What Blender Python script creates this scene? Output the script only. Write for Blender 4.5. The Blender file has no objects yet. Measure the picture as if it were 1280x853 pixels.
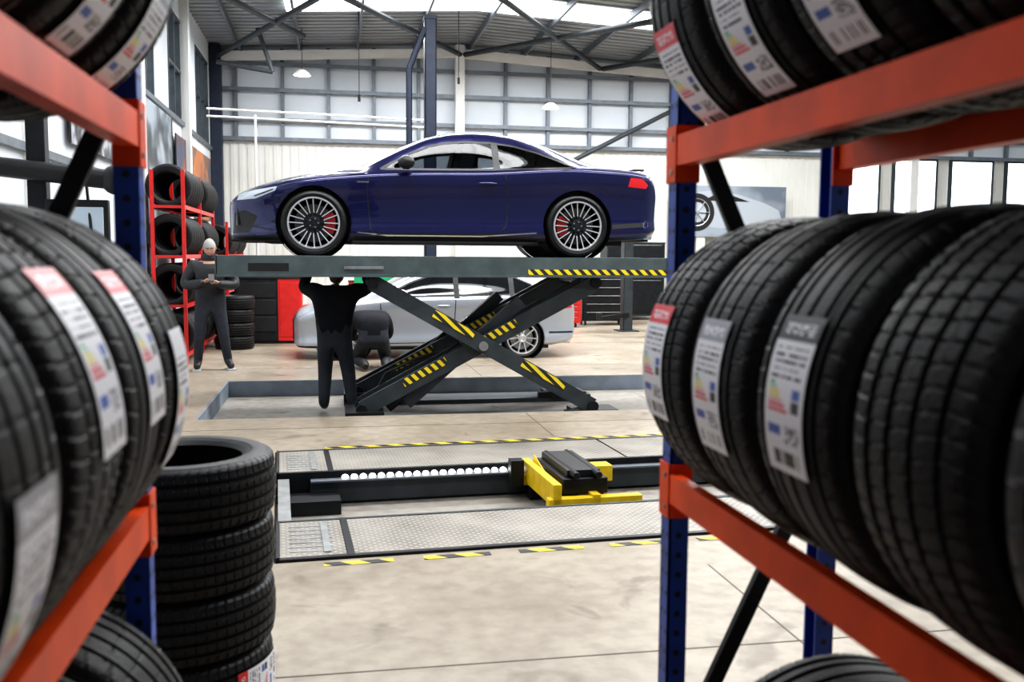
import bpy, bmesh, math, random
import numpy as np
from mathutils import Vector, Matrix
from mathutils.bvhtree import BVHTree
random.seed(7)
S=bpy.context.scene
COL=S.collection
# ------------------------------------------------------------------ materials
MATS={}
def nmat(name):
    m=bpy.data.materials.new(name); m.use_nodes=True
    nt=m.node_tree; b=nt.nodes['Principled BSDF']; return m,nt,b
def pm(name,col,rough=.5,metal=0,noise=0.0,nscale=8,bump=0.0,bscale=40,coat=0,emis=0,ecol=None,spec=None):
    if name in MATS: return MATS[name]
    m,nt,b=nmat(name)
    c=(*col,1)
    b.inputs['Base Color'].default_value=c
    b.inputs['Roughness'].default_value=rough
    b.inputs['Metallic'].default_value=metal
    if coat: b.inputs['Coat Weight'].default_value=coat; b.inputs['Coat Roughness'].default_value=.04
    if spec is not None: b.inputs['Specular IOR Level'].default_value=spec
    if emis:
        b.inputs['Emission Color'].default_value=(*(ecol or col),1); b.inputs['Emission Strength'].default_value=emis
    tc=nt.nodes.new('ShaderNodeTexCoord')
    if noise:
        n=nt.nodes.new('ShaderNodeTexNoise'); n.inputs['Scale'].default_value=nscale; n.inputs['Detail'].default_value=5
        nt.links.new(tc.outputs['Object'],n.inputs['Vector'])
        r=nt.nodes.new('ShaderNodeValToRGB')
        r.color_ramp.elements[0].position=.3; r.color_ramp.elements[1].position=.72
        r.color_ramp.elements[0].color=(*[x*(1-noise) for x in col],1)
        r.color_ramp.elements[1].color=(*[min(1,x*(1+noise*.6)) for x in col],1)
        nt.links.new(n.outputs['Fac'],r.inputs['Fac']); nt.links.new(r.outputs['Color'],b.inputs['Base Color'])
    if bump:
        n2=nt.nodes.new('ShaderNodeTexNoise'); n2.inputs['Scale'].default_value=bscale; n2.inputs['Detail'].default_value=4
        nt.links.new(tc.outputs['Object'],n2.inputs['Vector'])
        bp=nt.nodes.new('ShaderNodeBump'); bp.inputs['Strength'].default_value=bump; bp.inputs['Distance'].default_value=.01
        nt.links.new(n2.outputs['Fac'],bp.inputs['Height']); nt.links.new(bp.outputs['Normal'],b.inputs['Normal'])
    MATS[name]=m
    return m
def hazard(name,k=9.0,sx=1,sy=0,sz=1):
    m,nt,b=nmat(name)
    tc=nt.nodes.new('ShaderNodeTexCoord'); sp=nt.nodes.new('ShaderNodeVectorMath'); sp.operation='DOT_PRODUCT'
    nt.links.new(tc.outputs['Object'],sp.inputs[0]); sp.inputs[1].default_value=(sx*k,sy*k,sz*k)
    f=nt.nodes.new('ShaderNodeMath'); f.operation='FRACT'; nt.links.new(sp.outputs['Value'],f.inputs[0])
    g=nt.nodes.new('ShaderNodeMath'); g.operation='GREATER_THAN'; g.inputs[1].default_value=.5; nt.links.new(f.outputs[0],g.inputs[0])
    mx=nt.nodes.new('ShaderNodeMix'); mx.data_type='RGBA'
    nt.links.new(g.outputs[0],mx.inputs['Factor']); mx.inputs['A'].default_value=(.02,.02,.02,1); mx.inputs['B'].default_value=(.80,.62,.02,1)
    nt.links.new(mx.outputs['Result'],b.inputs['Base Color']); b.inputs['Roughness'].default_value=.5
    return m
RUB=pm('rubber',(.0125,.0122,.0125),.5,noise=.35,nscale=14,bump=.25,bscale=120,spec=.27)
RUB2=pm('rubber_side',(.010,.010,.011),.42,noise=.3,nscale=20,bump=.1,bscale=60,spec=.3)
STEEL_D=pm('dark_steel',(.045,.055,.062),.5,.3,noise=.3,nscale=6)
NAVYC=pm('dark_navy_column',(.018,.026,.05),.5,.2,noise=.2)
LIFTG=pm('lift_grey_paint',(.085,.11,.115),.45,.2,noise=.25,nscale=5)
BLK=pm('black_plastic',(.012,.012,.013),.45,noise=.3)
BLKM=pm('black_metal',(.02,.021,.024),.4,.5,noise=.3)
ORG=pm('orange_beam_paint',(.86,.085,.008),.42,noise=.2,nscale=7,spec=.22)
BLU=pm('blue_post_paint',(.018,.075,.42),.42,noise=.3,nscale=9)
RED=pm('red_paint',(.60,.018,.015),.4,noise=.15)
WHT=pm('white_paint',(.80,.79,.76),.6,noise=.06,nscale=2)
WALLM=pm('wall_panel_white',(.72,.765,.81),.65,noise=.08,nscale=.7)
CREAM=pm('cream_cladding',(.74,.735,.69),.6,noise=.08,nscale=1)
GIRT=pm('galvanised_girt',(.17,.19,.215),.45,.4,noise=.2)
PIPE=pm('roof_brace_grey',(.05,.058,.065),.5,.3,noise=.2)
ROOFM=pm('roof_sheet',(.36,.38,.40),.55,.1,noise=.1,nscale=.8)
YEL=pm('yellow_paint',(.84,.56,.012),.42,noise=.2,nscale=12)
CHROME=pm('chrome',(.75,.76,.78),.18,1)
ALLOY=pm('machined_alloy',(.80,.81,.83),.32,.8)
GALV=pm('galvanised_steel',(.34,.35,.35),.42,.7,noise=.25,nscale=10)
DISC=pm('brake_disc',(.16,.16,.165),.4,.8)
CALR=pm('caliper_red',(.80,.015,.015),.35,coat=.5)
TINT=pm('tinted_glass',(.006,.007,.009),.05,0,coat=.5)
def glassm(name,t,g,ior):
    m,nt,b=nmat(name); N=nt.nodes.new; L=nt.links.new
    tr=N('ShaderNodeBsdfTransparent'); tr.inputs[0].default_value=(*t,1)
    gl=N('ShaderNodeBsdfGlossy'); gl.inputs['Roughness'].default_value=.03; gl.inputs['Color'].default_value=(g,g,g,1)
    fr=N('ShaderNodeFresnel'); fr.inputs[0].default_value=ior; mx=N('ShaderNodeMixShader')
    L(fr.outputs[0],mx.inputs[0]); L(tr.outputs[0],mx.inputs[1]); L(gl.outputs[0],mx.inputs[2])
    L(mx.outputs[0],nt.nodes['Material Output'].inputs['Surface']); return m
GLASS=glassm('car_glass',(.34,.38,.43),.7,1.45)
GLASSW=glassm('windscreen_glass',(.24,.27,.31),.28,1.4)
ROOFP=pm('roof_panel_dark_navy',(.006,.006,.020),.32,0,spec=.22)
HAZ=hazard('hazard_tape_vertical',9.5,1,0,1)
HAZF=hazard('hazard_tape_floor',5.0,1,1,0)
SKY_E=pm('skylight_panel',(.9,.95,1),.5,emis=5,ecol=(.93,.97,1))
LAMP_E=pm('lamp_glow',(1,1,1),.5,emis=25,ecol=(1,.95,.85))
def concrete(name,c1,c2,rough=.28):
    m,nt,b=nmat(name); N=nt.nodes.new; L=nt.links.new
    tc=N('ShaderNodeTexCoord')
    n1=N('ShaderNodeTexNoise'); n1.inputs['Scale'].default_value=.9; n1.inputs['Detail'].default_value=8; n1.inputs['Roughness'].default_value=.62
    n2=N('ShaderNodeTexNoise'); n2.inputs['Scale'].default_value=9; n2.inputs['Detail'].default_value=6
    n3=N('ShaderNodeTexNoise'); n3.inputs['Scale'].default_value=2.3; n3.inputs['Detail'].default_value=3; n3.inputs['Distortion'].default_value=1.2
    for n in (n1,n2,n3): L(tc.outputs['Object'],n.inputs['Vector'])
    r1=N('ShaderNodeValToRGB'); r1.color_ramp.elements[0].position=.32; r1.color_ramp.elements[1].position=.68
    r1.color_ramp.elements[0].color=(*c1,1); r1.color_ramp.elements[1].color=(*c2,1); L(n1.outputs['Fac'],r1.inputs['Fac'])
    r2=N('ShaderNodeValToRGB'); r2.color_ramp.elements[0].position=.30; r2.color_ramp.elements[0].color=(.72,.69,.65,1)
    r2.color_ramp.elements[1].position=.6; r2.color_ramp.elements[1].color=(1,1,1,1); L(n2.outputs['Fac'],r2.inputs['Fac'])
    r3=N('ShaderNodeValToRGB'); r3.color_ramp.elements[0].position=.29; r3.color_ramp.elements[0].color=(.42,.38,.33,1)
    r3.color_ramp.elements[1].position=.38; r3.color_ramp.elements[1].color=(1,1,1,1); L(n3.outputs['Fac'],r3.inputs['Fac'])
    m1=N('ShaderNodeMix'); m1.data_type='RGBA'; m1.blend_type='MULTIPLY'; m1.inputs['Factor'].default_value=.85
    L(r1.outputs['Color'],m1.inputs['A']); L(r2.outputs['Color'],m1.inputs['B'])
    m2=N('ShaderNodeMix'); m2.data_type='RGBA'; m2.blend_type='MULTIPLY'; m2.inputs['Factor'].default_value=.6
    L(m1.outputs['Result'],m2.inputs['A']); L(r3.outputs['Color'],m2.inputs['B'])
    L(m2.outputs['Result'],b.inputs['Base Color'])
    mr=N('ShaderNodeMapRange'); mr.inputs['To Min'].default_value=rough-.10; mr.inputs['To Max'].default_value=rough+.20
    L(n1.outputs['Fac'],mr.inputs['Value']); L(mr.outputs['Result'],b.inputs['Roughness'])
    bp=N('ShaderNodeBump'); bp.inputs['Strength'].default_value=.12; bp.inputs['Distance'].default_value=.01
    L(n2.outputs['Fac'],bp.inputs['Height']); L(bp.outputs['Normal'],b.inputs['Normal'])
    b.inputs['Specular IOR Level'].default_value=.38
    return m
FLOORM=concrete('polished_concrete',(.285,.235,.178),(.445,.385,.305),.32)
PITM=concrete('pit_concrete',(.24,.22,.19),(.36,.335,.30),.5)
PITB=pm('pit_wall_blue_grey',(.25,.295,.355),.55,noise=.3,nscale=3)
def diamond():
    m,nt,b=nmat('diamond_plate'); N=nt.nodes.new; L=nt.links.new
    tc=N('ShaderNodeTexCoord'); mp=N('ShaderNodeMapping'); mp.inputs['Rotation'].default_value=(0,0,.785); mp.inputs['Scale'].default_value=(26,26,1)
    L(tc.outputs['Object'],mp.inputs['Vector'])
    ch=N('ShaderNodeTexVoronoi'); ch.inputs['Scale'].default_value=1; ch.inputs['Randomness'].default_value=0; L(mp.outputs['Vector'],ch.inputs['Vector'])
    r=N('ShaderNodeValToRGB'); r.color_ramp.elements[0].position=.14; r.color_ramp.elements[0].color=(1,1,1,1); r.color_ramp.elements[1].position=.34; r.color_ramp.elements[1].color=(0,0,0,1)
    L(ch.outputs['Distance'],r.inputs['Fac'])
    n=N('ShaderNodeTexNoise'); n.inputs['Scale'].default_value=2.5; n.inputs['Detail'].default_value=6; L(tc.outputs['Object'],n.inputs['Vector'])
    cr=N('ShaderNodeValToRGB'); cr.color_ramp.elements[0].position=.3; cr.color_ramp.elements[1].position=.7
    cr.color_ramp.elements[0].color=(.17,.155,.13,1); cr.color_ramp.elements[1].color=(.34,.31,.27,1); L(n.outputs['Fac'],cr.inputs['Fac'])
    mx=N('ShaderNodeMix'); mx.data_type='RGBA'; mx.inputs['B'].default_value=(.42,.395,.35,1); L(r.outputs['Color'],mx.inputs['Factor']); L(cr.outputs['Color'],mx.inputs['A'])
    L(mx.outputs['Result'],b.inputs['Base Color']); b.inputs['Metallic'].default_value=.3; b.inputs['Roughness'].default_value=.45
    bp=N('ShaderNodeBump'); bp.inputs['Strength'].default_value=.6; bp.inputs['Distance'].default_value=.004; L(r.outputs['Color'],bp.inputs['Height']); L(bp.outputs['Normal'],b.inputs['Normal'])
    return m
DIA=diamond()
# ------------------------------------------------------------------ mesh builder
class MB:
    def __init__(s): s.v=[]; s.f=[]; s.m=[]; s.mats=[]
    def mi(s,mat):
        if mat not in s.mats: s.mats.append(mat)
        return s.mats.index(mat)
    def add(s,vs,fs,mat):
        o=len(s.v); s.v+= [tuple(p) for p in vs]; k=s.mi(mat)
        for f in fs: s.f.append([i+o for i in f]); s.m.append(k)
    def box(s,c,sz,mat,R=None):
        hx,hy,hz=sz[0]/2,sz[1]/2,sz[2]/2; c=Vector(c)
        vs=[Vector((x*hx,y*hy,z*hz)) for x in(-1,1) for y in(-1,1) for z in(-1,1)]
        if R is not None: vs=[R@p for p in vs]
        vs=[p+c for p in vs]
        s.add(vs,[(0,1,3,2),(4,6,7,5),(0,4,5,1),(2,3,7,6),(0,2,6,4),(1,5,7,3)],mat)
    def bb(s,x0,x1,y0,y1,z0,z1,mat): s.box(((x0+x1)/2,(y0+y1)/2,(z0+z1)/2),(abs(x1-x0),abs(y1-y0),abs(z1-z0)),mat)
    def prism(s,poly,z0,z1,mat):
        n=len(poly); vs=[(x,y,z0) for x,y in poly]+[(x,y,z1) for x,y in poly]
        s.add(vs,[tuple(range(n))[::-1],tuple(range(n,2*n))]+[(i,(i+1)%n,n+(i+1)%n,n+i) for i in range(n)],mat)
    def bar(s,p0,p1,w,h,mat,up=(0,0,1)):
        p0=Vector(p0);p1=Vector(p1); d=(p1-p0); L=d.length; d.normalize()
        side=d.cross(Vector(up)); 
        if side.length<1e-4: side=d.cross(Vector((0,1,0)))
        side.normalize(); u=side.cross(d)
        R=Matrix((d,side,u)).transposed()
        s.box((p0+p1)/2,(L,w,h),mat,R)
    def lathe(s,prof,o,ax,mat,n=32,closed=False,a0=0,a1=2*math.pi):
        o=Vector(o); ax=Vector(ax).normalized(); t=Vector((0,0,1)) if abs(ax.z)<.9 else Vector((1,0,0))
        e1=ax.cross(t).normalized(); e2=ax.cross(e1)
        full=abs(a1-a0-2*math.pi)<1e-6; N=n if full else n+1; P=len(prof); vs=[]
        for i in range(N):
            a=a0+(a1-a0)*i/n; d=e1*math.cos(a)+e2*math.sin(a)
            for (h,r) in prof: vs.append(o+ax*h+d*r)
        fs=[]
        for i in range(n):
            j=(i+1)%N
            for k in range(P if closed else P-1):
                l=(k+1)%P; fs.append((i*P+k,j*P+k,j*P+l,i*P+l))
        s.add(vs,fs,mat)
    def cyl(s,p0,p1,r,mat,r1=None,n=16):
        p0=Vector(p0);p1=Vector(p1);L=(p1-p0).length; r1=r if r1 is None else r1
        s.lathe([(0,0.0001),(0,r),(L,r1),(L,0.0001)],p0,p1-p0,mat,n)
    def tube(s,pts,r,mat,n=8):
        for a,b in zip(pts[:-1],pts[1:]): s.cyl(a,b,r,mat,n=n)
    def ell(s,c,rad,mat,n=16,m=10):
        c=Vector(c); vs=[];fs=[]
        for i in range(m+1):
            th=math.pi*i/m
            for j in range(n):
                ph=2*math.pi*j/n; vs.append((c.x+rad[0]*math.sin(th)*math.cos(ph),c.y+rad[1]*math.sin(th)*math.sin(ph),c.z+rad[2]*math.cos(th)))
        for i in range(m):
            for j in range(n):
                fs.append((i*n+j,(i+1)*n+j,(i+1)*n+(j+1)%n,i*n+(j+1)%n))
        s.add(vs,fs,mat)
    def mesh(s,name,angle=35):
        me=bpy.data.meshes.new(name); me.from_pydata(s.v,[],s.f)
        for m in s.mats: me.materials.append(m)
        me.polygons.foreach_set('material_index',s.m); me.update()
        bm=bmesh.new(); bm.from_mesh(me)
        bmesh.ops.recalc_face_normals(bm,faces=bm.faces); bm.to_mesh(me); bm.free()
        me.polygons.foreach_set('use_smooth',[True]*len(me.polygons))
        me.set_sharp_from_angle(angle=math.radians(angle)); return me
    def obj(s,name,angle=35,bevel=0,parent=None,loc=(0,0,0),rot=(0,0,0)):
        o=bpy.data.objects.new(name,s.mesh(name,angle)); COL.objects.link(o); o.location=loc; o.rotation_euler=rot
        if bevel:
            b=o.modifiers.new('bevel','BEVEL'); b.width=bevel; b.segments=2; b.limit_method='ANGLE'; b.angle_limit=math.radians(50)
        if parent: o.parent=parent
        return o
# ------------------------------------------------------------------ camera
cam=bpy.data.cameras.new('camera'); co=bpy.data.objects.new('camera',cam); COL.objects.link(co); S.camera=co
cam.sensor_width=36; cam.lens=33.75; cam.clip_start=.05
co.matrix_world=Matrix.Translation((0,0,1.6))@Matrix.Rotation(math.radians(-10.5),4,'Z')@Matrix.Rotation(math.radians(90-5.14),4,'X')@Matrix.Rotation(math.radians(.4),4,'Z')
cam.dof.use_dof=True; cam.dof.focus_distance=9.0; cam.dof.aperture_fstop=3.4
# ------------------------------------------------------------------ room
XL,XR,YB=-2.8,22.0,24.0
PX0,PX1,PY0,PY1,PD=-1.33,5.2,9.5,12.35,-.20
AL=(.6,6.42); AR=math.radians(3.2); AX0,AX1,AY0,AY1=-1.0,7.0,-1.39,1.48
def aw(x,y): return (AL[0]+x*math.cos(AR)-y*math.sin(AR),AL[1]+x*math.sin(AR)+y*math.cos(AR))
f=MB()
def fl(x0,x1,y0,y1): f.bb(x0,x1,y0,y1,-.35,0,FLOORM)
fl(XL,XR,-4,4.2); fl(XL,XR,9.2,PY0)
q0,q1,q2,q3=aw(AX0,AY0),aw(AX1,AY0),aw(AX1,AY1),aw(AX0,AY1)
R0,R1,R2,R3=(XL,4.2),(XR,4.2),(XR,9.2),(XL,9.2)
for poly in ([R0,R1,q1,q0],[R1,R2,q2,q1],[R2,R3,q3,q2],[R3,R0,q0,q3]): f.prism(poly,-.35,0,FLOORM)
f.prism([q0,q1,q2,q3],-.35,-.22,PITM)
fl(XL,PX0,PY0,PY1); fl(PX1,XR,PY0,PY1); fl(XL,XR,PY1,YB+.3)
f.bb(PX0,PX1,PY0,PY1,-.35,PD,PITM)
f.bb(PX0,PX1,PY1-.02,PY1-.001,PD,-.004,PITB); f.bb(PX0+.001,PX0+.02,PY0,PY1-.02,PD,-.004,PITB)
JO=pm('joint_seal',(.12,.10,.08),.7)
for y in (3.6,8.9,13.6,17.0): f.bb(XL,XR,y-.004,y+.004,0,.0015,JO)
for x in (1.9,6.5): 
    f.bb(x-.004,x+.004,-4,4.6,0,.0015,JO); f.bb(x-.004,x+.004,8.2,9.45,0,.0015,JO); f.bb(x-.004,x+.004,12.4,24,0,.0015,JO)
f.obj('floor')
t=MB(); 
for k in range(14): t.bb(-.75+k*.52,-.75+k*.52+.36,AY0-.10,AY0-.045,.001,.003,HAZF)
t.obj('floor_hazard_marking',loc=(AL[0],AL[1],0),rot=(0,0,AR))
t=MB(); t.bb(-.6,6.0,AY1+.06,AY1+.12,.001,.003,HAZF); t.obj('floor_hazard_marking',loc=(AL[0],AL[1],0),rot=(0,0,AR))
def roofz(x): return 6.75-.055*abs(x-3.0)
w=MB(); w.bb(XL-.2,XR,YB,YB+.2,0,6.9,WALLM)
x=XL
while x<XR-.3:
    w.bb(x,x+.10,YB-.03,YB,0,4.25,CREAM); x+=.2
w.bb(XL,XR,YB-.012,YB,0,4.25,CREAM)
w.obj('wall_back')
w=MB()
x=XL+.55; 
while x<XR:
    w.bb(x-.04,x+.04,YB-.12,YB-.01,4.3,roofz(x)-.1,GIRT); x+=1.08
for z in (4.3,4.75,5.45,6.05): w.bb(XL+.01,XR,YB-.20,YB-.13,z-.045,z+.045,GIRT)
for xx in (3.05,9.3,15.3): w.bb(xx-.11,xx+.11,YB-.42,YB-.21,0,roofz(xx)-.1,WHT)
w.bb(XL+.02,XL+.26,YB-.5,YB-.22,0,6.4,NAVYC)
pts=[(XL+.05+i*(XR-XL-.1)/40) for i in range(41)]
for a,b in zip(pts[:-1],pts[1:]): w.bar((a,YB-.3,roofz(a)-.28),(b,YB-.3,roofz(b)-.28),.16,.20,WHT)
w.obj('wall_framing')
w=MB(); w.bb(XL-.2,XL,-4,YB,0,4.0,WALLM); w.bb(XL-.2,XL,-4,YB,5.9,6.7,WALLM)
y=-4
while y<YB: w.bb(XL-.2,XL,y,y+1.4,4.0,5.9,WALLM); y+=3.4
w.obj('wall_left')
WIN=pm('window_daylight',(.6,.68,.75),.1,emis=1.0,ecol=(.85,.93,1))
n=1; y=-4
while y+3.4<YB+.5:
    g=MB(); y0=y+1.4; y1=min(y+3.4,YB)
    g.bb(XL-.12,XL-.10,y0,y1,4.0,5.9,WIN)
    for yy in np.linspace(y0+.03,y1-.03,4): g.bb(XL-.15,XL+.01,yy-.03,yy+.03,4.0,5.9,STEEL_D)
    for zz in (4.03,4.95,5.87): g.bb(XL-.15,XL+.012,y0,y1,zz-.03,zz+.03,STEEL_D)
    g.obj('window_%d'%n); n+=1; y+=3.4
w=MB()
for yy in (9.6,14.6,19.2): w.bb(XL+.002,XL+.15,yy,yy+.24,0,6.4,WHT)
for z in (2.55,4.0): w.bb(XL+.001,XL+.06,-4,YB-.5,z-.04,z+.04,GIRT)
w.obj('wall_left_columns')
for k,x in enumerate((13.2,14.9,16.6,18.3)):
    g=MB(); g.bb(x,x+1.2,YB-.13,YB-.10,2.3,4.2,pm('bright_window',(.8,.9,1),.1,emis=4,ecol=(.88,.95,1)))
    g.bb(x-.06,x,YB-.15,YB-.05,2.25,4.25,STEEL_D); g.bb(x+1.2,x+1.26,YB-.15,YB-.05,2.25,4.25,STEEL_D); g.bb(x,x+1.2,YB-.15,YB-.05,4.2,4.26,STEEL_D)
    g.obj('window_%d'%n); n+=1
r=MB()
y=-4
def slab(y0,y1,z0,z1,mat,xs_=XL-.2):
    for (xa,xb) in ((xs_,3.0),(3.0,XR-.01)):
        vs=[(xa,y0,roofz(xa)+z0),(xb,y0,roofz(xb)+z0),(xb,y1,roofz(xb)+z0),(xa,y1,roofz(xa)+z0),
            (xa,y0,roofz(xa)+z1),(xb,y0,roofz(xb)+z1),(xb,y1,roofz(xb)+z1),(xa,y1,roofz(xa)+z1)]
        r.add(vs,[(0,1,2,3),(4,7,6,5),(0,4,5,1),(1,5,6,2),(2,6,7,3),(3,7,4,0)],mat)
slab(-4,YB+.2,0,.15,ROOFM)
while y<YB: slab(y,y+.07,-.035,0,ROOFM); y+=.30
r.obj('ceiling')
r=MB()
for yy in (3.2,8.2,13.4): slab(yy,yy+.95,-.07,-.045,SKY_E,XL+.05)
slab(19.3,20.4,-.07,-.045,SKY_E,-.9)
r.obj('skylight_strips')
r=MB()
x=XL+.7
while x<XR: r.bar((x,-4,roofz(x)-.12),(x,YB,roofz(x)-.12),.05,.15,GIRT); x+=1.35
r.obj('roof_purlins')
r=MB()
for a,b in (((3.1,23.7),(6.6,18.3)),((3.1,18.3),(6.6,23.7)),((-2.7,23.7),(-.2,18.3)),((0.2,18.3),(3.1,23.7)),((6.6,23.7),(9.6,18.3)),((-2.6,16.5),(-.6,21.5))):
    r.cyl((a[0],a[1],roofz(a[0])-.32),(b[0],b[1],roofz(b[0])-.32),.06,PIPE,n=10)
r.cyl((5.2,23.4,3.6),(9.3,23.4,5.7),.06,PIPE,n=10)
r.tube([(-2.4,21.5,5.62),(-1.25,21.5,5.45),(-1.55,21.5,6.35)],.05,PIPE,n=10)
r.obj('roof_bracing')
r=MB()
for z in (4.35,4.5): r.cyl((XL+.3,20.5,z),(2.0,20.5,z-.1),.022,WHT,n=8)
r.cyl((-1.55,20.5,0),(-1.55,20.5,4.4),.025,WHT,n=8)
r.obj('compressed_air_pipe')
r=MB()
for x,z0 in ((.5,4.6),(2.4,5.0)): r.cyl((x,18.8,z0),(x,18.8,roofz(x)-.05),.008,BLK,n=6); r.cyl((x,18.8,z0-.12),(x,18.8,z0),.028,BLK,n=10)
r.obj('hanging_cables')
def pendant(x,y,z):
    p=MB(); zr=roofz(x)
    p.cyl((x,y,z+.12),(x,y,zr-.05),.008,BLK,n=6)
    p.lathe([(.12,.03),(.10,.09),(.03,.17),(0,.19),(-.01,.185)],(x,y,z),(0,0,1),WHT,20)
    p.lathe([(.0,.0001),(.0,.17)],(x,y,z-.004),(0,0,1),LAMP_E,20)
    p.obj('pendant_lamp')
pendant(4.83,21.5,4.9); pendant(-.65,22,5.5)
# ------------------------------------------------------------------ tyres
def tyre_mesh(name,R,W,rim,seg=288,pitch=4,slant=1,gr=(-.27,-.09,.09,.27),style=0,dp=.005):
    h=R-rim; P=[]
    def cr(y): return R-.010*(y/(.43*W))**2
    P+=[(-.40*W,rim,0),(-.45*W,rim+.012,0),(-.475*W,rim+.022,0),(-.49*W,rim+.3*h,0),(-.494*W,rim+.31*h,0),(-.50*W,rim+.5*h,0),(-.492*W,rim+.7*h,0),(-.475*W,R-.030,0),(-.462*W,R-.022,1),(-.44*W,R-.014,1),(-.41*W,cr(-.41*W),1),(-.36*W,cr(-.36*W),1)]
    for g in gr:
        gy=g*W
        if len(P)>12:
            mid=(P[-1][0]+gy)/2
            P+=[(P[-1][0]+.006,cr(P[-1][0]),2 if style!=2 else 0),(mid,cr(mid),4 if style==1 else 0),(gy-.0125,cr(gy),3 if style==0 else 0)]
        P+=[(gy-.0070,cr(gy),2 if style==1 else 0),(gy-.0052,cr(gy)-.011,0),(gy+.0052,cr(gy)-.011,0),(gy+.0070,cr(gy),2 if style==0 else 0)]
    P+=[(.36*W,cr(.36*W),1),(.41*W,cr(.41*W),1),(.44*W,R-.014,1),(.462*W,R-.022,1),(.475*W,R-.030,0),(.492*W,rim+.7*h,0),(.50*W,rim+.5*h,0),(.494*W,rim+.31*h,0),(.49*W,rim+.3*h,0),(.475*W,rim+.022,0),(.45*W,rim+.012,0),(.40*W,rim,0),
        (.39*W,rim+.012,0),(.45*W,rim+.45*h,0),(.40*W,R-.03,0),(-.40*W,R-.03,0),(-.45*W,rim+.45*h,0),(-.39*W,rim+.012,0)]
    n=len(P); vs=[]; fs=[]
    for i in range(seg):
        a=2*math.pi*i/seg; c,s_=math.cos(a),math.sin(a)
        for k,(y,r_,t_) in enumerate(P):
            d=0
            if t_==1 and (i+slant*(k%12))%pitch==0: d=dp
            if t_==2 and (i+2)%pitch==0: d=dp*.8
            if t_==3 and (i+1)%(pitch)==0: d=dp*.8
            if t_==4 and (i+3)%(pitch)==0: d=dp*.8
            vs.append((c*(r_-d),y,s_*(r_-d)))
        j=(i+1)%seg
        for k in range(n):
            l=(k+1)%n; fs.append((i*n+k,j*n+k,j*n+l,i*n+l))
    me=bpy.data.meshes.new(name); me.from_pydata(vs,[],fs); me.materials.append(RUB); me.materials.append(RUB2)
    mi=[]
    for i in range(seg):
        for k in range(n): mi.append(0 if 8<=k<n-18 else 1)
    me.polygons.foreach_set('material_index',mi)
    bm=bmesh.new(); bm.from_mesh(me); bmesh.ops.recalc_face_normals(bm,faces=bm.faces); bm.to_mesh(me); bm.free()
    me.polygons.foreach_set('use_smooth',[True]*len(me.polygons)); me.set_sharp_from_angle(angle=math.radians(24))
    return me
TM=[tyre_mesh('tyre_a',.335,.285,.235,560,8,1,style=0),tyre_mesh('tyre_b',.335,.285,.235,560,14,-2,(-.27,-.085,.10,.27),1,.004),
    tyre_mesh('tyre_c',.335,.285,.235,560,10,1,(-.30,-.17,0,.17,.30),2,.004)]
TLOW=tyre_mesh('tyre_small',.32,.22,.205,96,4,1,style=2)
TSTK=tyre_mesh('tyre_stack',.332,.225,.215,480,8,1,style=0,dp=.006)
LC=dict(w=pm('label_white',(.84,.84,.88),.4),k=pm('label_black',(.02,.02,.025),.4),r=pm('label_red',(.72,.02,.03),.35),g=pm('label_green',(.05,.45,.12),.4),y=pm('label_yellow',(.8,.65,.05),.4),b=pm('label_blue',(.05,.12,.45),.4),s=pm('label_grey',(.35,.36,.40),.35))
def label_mesh(seed,R,arc,hw,head='r'):
    rnd=random.Random(seed); NU,NV=30,96; vs=[];fs=[];mi=[]; keys=list(LC)
    for j in range(NV+1):
        a=-arc/2+arc*j/NV
        for i in range(NU+1):
            y=-hw+2*hw*i/NU; vs.append((math.cos(a)*R,y,math.sin(a)*R))
    grid={}
    def setr(u0,u1,v0,v1,c):
        for j in range(int(v0*NV),int(v1*NV)):
            for i in range(int(u0*NU),int(u1*NU)): grid[(i,j)]=c
    if head:
        setr(0,1,.84,1,head)
        for j in range(int(.88*NV),int(.95*NV)):
            for i in range(4,NU-4):
                if rnd.random()<.5: grid[(i,j)]='w'
    v=.80
    while v>.60:
        for i in range(3,NU-3):
            if rnd.random()<.68: setr(i/NU,(i+1)/NU+.001,v-.018,v,'k')
        v-=.045
    for k_,c in enumerate('ggyyrrr'):
        setr(.1,.25+.06*k_,.56-.028*k_,.56-.028*k_+.02,c)
    setr(.72,.92,.40,.47,'k'); setr(.72,.92,.48,.55,'b')
    for j in range(int(.20*NV),int(.32*NV)):
        for i in range(int(.55*NU),int(.92*NU)):
            if rnd.random()<.5: grid[(i,j)]='k'
    setr(.1,.45,.24,.31,'b')
    for i in range(3,NU-3):
        if rnd.random()<.55: setr(i/NU,(i+1)/NU+.001,.06,.15,'k')
    for j in range(NV):
        for i in range(NU):
            b=j*(NU+1)+i; fs.append((b,b+1,b+NU+2,b+NU+1)); mi.append(keys.index(grid.get((i,j),'w')))
    me=bpy.data.meshes.new('label'); me.from_pydata(vs,[],fs)
    for k_ in keys: me.materials.append(LC[k_])
    me.polygons.foreach_set('material_index',mi); me.polygons.foreach_set('use_smooth',[True]*len(fs)); return me
LBL=[label_mesh(i,.3375,math.radians(44),.064,h) for i,h in enumerate(['r',None,'k','r','s'])]
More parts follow.
